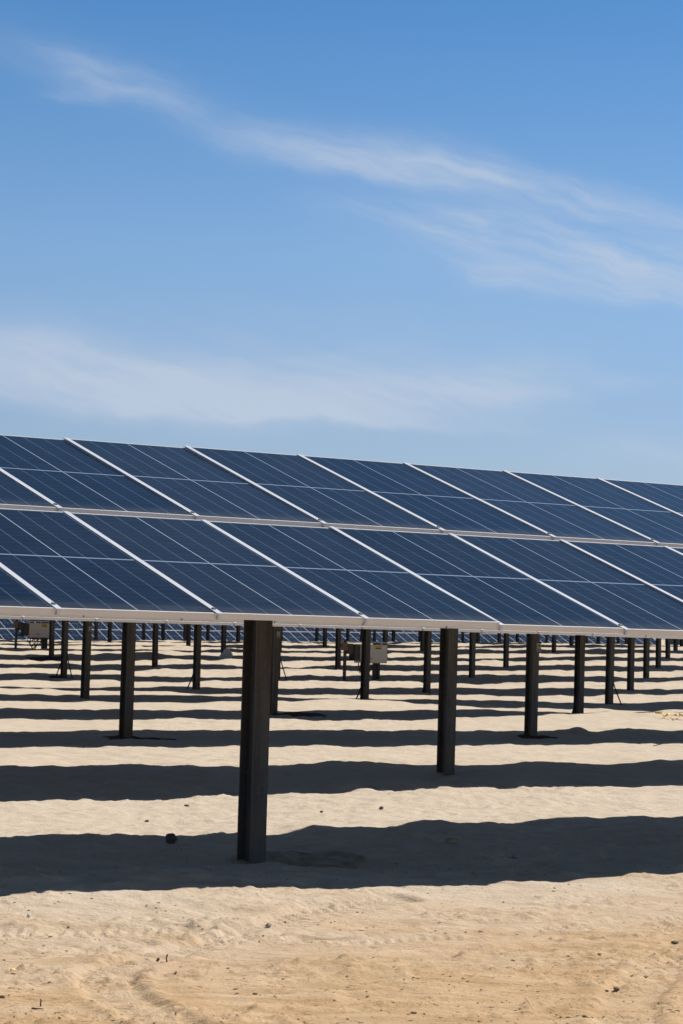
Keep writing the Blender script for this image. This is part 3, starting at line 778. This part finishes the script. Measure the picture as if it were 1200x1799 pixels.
# ------------------------------------------------------------------ light
SUN_EL = R(54); TP = 0.03           # TP: lean of the sun towards the far side, across the rows
sd = Vector((DX * math.cos(SUN_EL), DY * math.cos(SUN_EL), math.sin(SUN_EL))) + Vector((NX, NY, 0)) * TP
sd.normalize()
sl = bpy.data.lights.new('sun', 'SUN'); sl.energy = 5.0; sl.angle = R(0.53); sl.color = (1.0, 0.955, 0.89)
so_ = bpy.data.objects.new('sun', sl); COL.objects.link(so_)
so_.matrix_world = Matrix.Translation((30, 20, 40)) @ (-sd).to_track_quat('-Z', 'Y').to_matrix().to_4x4()

w = bpy.data.worlds.new('World'); SC.world = w; w.use_nodes = True
nt = w.node_tree; bg = nt.nodes['Background']
sky = N(nt, 'ShaderNodeTexSky', sky_type='NISHITA'); sky.sun_disc = False
sky.sun_elevation = math.asin(sd.z); sky.sun_rotation = math.atan2(sd.x, sd.y)
sky.air_density = 1.0; sky.dust_density = 0.6; sky.ozone_density = 2.5; sky.altitude = 300
bg.inputs['Strength'].default_value = 0.10
tc = N(nt, 'ShaderNodeTexCoord').outputs['Generated']
sep = N(nt, 'ShaderNodeSeparateXYZ'); nt.links.new(tc, sep.inputs[0])
yy = mth(nt, 'MAXIMUM', sep.outputs[1], 0.05)
U = mth(nt, 'MULTIPLY', mth(nt, 'DIVIDE', sep.outputs[0], yy), F)      # sky directions on the tangent plane to the north
V = mth(nt, 'MULTIPLY', mth(nt, 'DIVIDE', sep.outputs[2], yy), F)
def uv(px, py):
    r = ray(px, py); return r[0] / r[1] * F, r[2] / r[1] * F
cmb = N(nt, 'ShaderNodeCombineXYZ'); nt.links.new(U, cmb.inputs[0]); nt.links.new(V, cmb.inputs[1])
# warp so that the wisps fray
wn = N(nt, 'ShaderNodeTexNoise'); wn.inputs['Scale'].default_value = 0.006; wn.inputs['Detail'].default_value = 4
nt.links.new(cmb.outputs[0], wn.inputs['Vector'])
ws = N(nt, 'ShaderNodeSeparateColor'); nt.links.new(wn.outputs['Color'], ws.inputs[0])
U2 = mth(nt, 'ADD', U, mth(nt, 'MULTIPLY', mth(nt, 'SUBTRACT', ws.outputs[0], 0.5), 130.0))
V2 = mth(nt, 'ADD', V, mth(nt, 'MULTIPLY', mth(nt, 'SUBTRACT', ws.outputs[1], 0.5), 55.0))
def fibres(su, sv, seed, detail, rough, dist):       # filaments drawn out along the wind
    ca, sa = math.cos(0.24), -math.sin(0.24)
    s = mth(nt, 'ADD', mth(nt, 'MULTIPLY', U2, ca), mth(nt, 'MULTIPLY', V2, sa))
    t = mth(nt, 'SUBTRACT', mth(nt, 'MULTIPLY', V2, ca), mth(nt, 'MULTIPLY', U2, sa))
    c2 = N(nt, 'ShaderNodeCombineXYZ'); nt.links.new(mth(nt, 'MULTIPLY', s, su), c2.inputs[0]); nt.links.new(mth(nt, 'MULTIPLY', t, sv), c2.inputs[1]); c2.inputs[2].default_value = seed
    nn = N(nt, 'ShaderNodeTexNoise'); nn.inputs['Scale'].default_value = 1.0; nn.inputs['Detail'].default_value = detail
    nn.inputs['Roughness'].default_value = rough; nn.inputs['Distortion'].default_value = dist
    nt.links.new(c2.outputs[0], nn.inputs['Vector']); return nn.outputs['Fac']
COARSE = fibres(0.0030, 0.018, 3.7, 6, 0.6, 0.0)
FINE = fibres(0.007, 0.055, 9.1, 5, 0.6, 0.4)
def streak(p, q, w_up, w_dn, amp, fray=0.6, endf=1.0):
    (u0, v0), (u1, v1) = uv(*p), uv(*q)
    cu, cv = (u0 + u1) / 2, (v0 + v1) / 2; L = math.hypot(u1 - u0, v1 - v0); ca, sa = (u1 - u0) / L, (v1 - v0) / L
    du = mth(nt, 'SUBTRACT', U2, cu); dv = mth(nt, 'SUBTRACT', V2, cv)
    s = mth(nt, 'ADD', mth(nt, 'MULTIPLY', du, ca), mth(nt, 'MULTIPLY', dv, sa))
    t = mth(nt, 'SUBTRACT', mth(nt, 'MULTIPLY', dv, ca), mth(nt, 'MULTIPLY', du, sa))
    up = mth(nt, 'DIVIDE', mth(nt, 'MAXIMUM', t, 0.0), w_up); dn = mth(nt, 'DIVIDE', mth(nt, 'MINIMUM', t, 0.0), w_dn)
    e = mth(nt, 'ADD', mth(nt, 'ADD', mth(nt, 'MULTIPLY', up, up), mth(nt, 'MULTIPLY', dn, dn)), mth(nt, 'POWER', mth(nt, 'ABSOLUTE', mth(nt, 'DIVIDE', s, L * 0.62 * endf)), 3.0))
    g = mth(nt, 'EXPONENT', mth(nt, 'MULTIPLY', e, -1.0))
    amp = mth(nt, 'MULTIPLY', mth(nt, 'ADD', 1 - 0.45 * fray, mth(nt, 'MULTIPLY', FINE, 0.9 * fray)), amp)
    fib = mth(nt, 'ADD', 1 - fray, mth(nt, 'MULTIPLY', mth(nt, 'MULTIPLY_ADD', COARSE, 2.6, -0.8, True), fray * 1.5))
    return mth(nt, 'MULTIPLY', mth(nt, 'MULTIPLY', g, fib), amp)
parts = [
    streak((105, 112), (290, 178), 30, 16, 0.38, 0.8),
    streak((-40, 82), (380, 222), 60, 34, 0.16, 0.8),
    streak((90, 165), (190, 172), 18, 14, 0.20, 0.8),
    streak((250, 120), (330, 150), 26, 26, 0.12, 0.8),
    streak((300, 190), (520, 250), 30, 36, 0.14, 0.8),
    streak((440, 232), (760, 268), 26, 46, 0.34, 0.8),
    streak((520, 285), (800, 318), 30, 16, 0.34, 0.8),
    streak((640, 262), (1020, 340), 30, 40, 0.34, 0.8),
    streak((860, 310), (1340, 418), 28, 34, 0.56, 0.85),
    streak((620, 350), (1000, 392), 16, 34, 0.28, 0.85),
    streak((800, 385), (1340, 486), 24, 34, 0.52, 0.9),
    streak((820, 472), (940, 492), 18, 20, 0.42, 0.8),
    streak((920, 490), (1360, 556), 44, 14, 0.66, 0.75),
    streak((720, 420), (1340, 480), 70, 70, 0.24, 0.8),
    streak((-140, 600), (420, 690), 56, 60, 0.68, 0.4),
    streak((-200, 660), (420, 738), 85, 24, 0.48, 0.4),
    streak((300, 722), (830, 748), 105, 12, 0.72, 0.4),
    streak((460, 640), (700, 606), 16, 60, 0.22, 0.7),
    streak((620, 690), (960, 660), 40, 44, 0.52, 0.5),
    streak((800, 690), (1160, 672), 18, 22, 0.36, 0.8),
    streak((1020, 790), (1320, 806), 26, 30, 0.30, 0.75),
    streak((-100, 560), (900, 600), 70, 70, 0.10, 0.6),
]
tot = parts[0]
for p in parts[1:]: tot = mth(nt, 'ADD', tot, p)
front = N(nt, 'ShaderNodeMapRange'); nt.links.new(sep.outputs[1], front.inputs[0]); front.inputs[1].default_value = 0.1; front.inputs[2].default_value = 0.5
tot = mth(nt, 'MINIMUM', mth(nt, 'MULTIPLY', mth(nt, 'MULTIPLY', tot, front.outputs[0]), 0.8), 0.8)
tint = ramp(nt, sep.outputs[2], [(0.0, (0.71, 0.76, 0.94)), (0.087, (0.71, 0.775, 0.966)), (0.159, (0.72, 0.875, 1.04)), (0.26, (0.402, 0.729, 0.986)), (0.5, (0.34, 0.385, 0.38)), (1.0, (0.26, 0.27, 0.265))])
skyc = mix(nt, 1.0, sky.outputs[0], tint, 'MULTIPLY')
skyc = mix(nt, tot, skyc, (5.3, 6.1, 7.3))
nt.links.new(skyc, bg.inputs['Color'])

SC.view_settings.view_transform = 'Standard'; SC.view_settings.look = 'None'
SC.view_settings.exposure = 0.0; SC.view_settings.gamma = 1.0
SC.cycles.max_bounces = 6; SC.cycles.diffuse_bounces = 4; SC.cycles.glossy_bounces = 3
SC.cycles.use_denoising = True
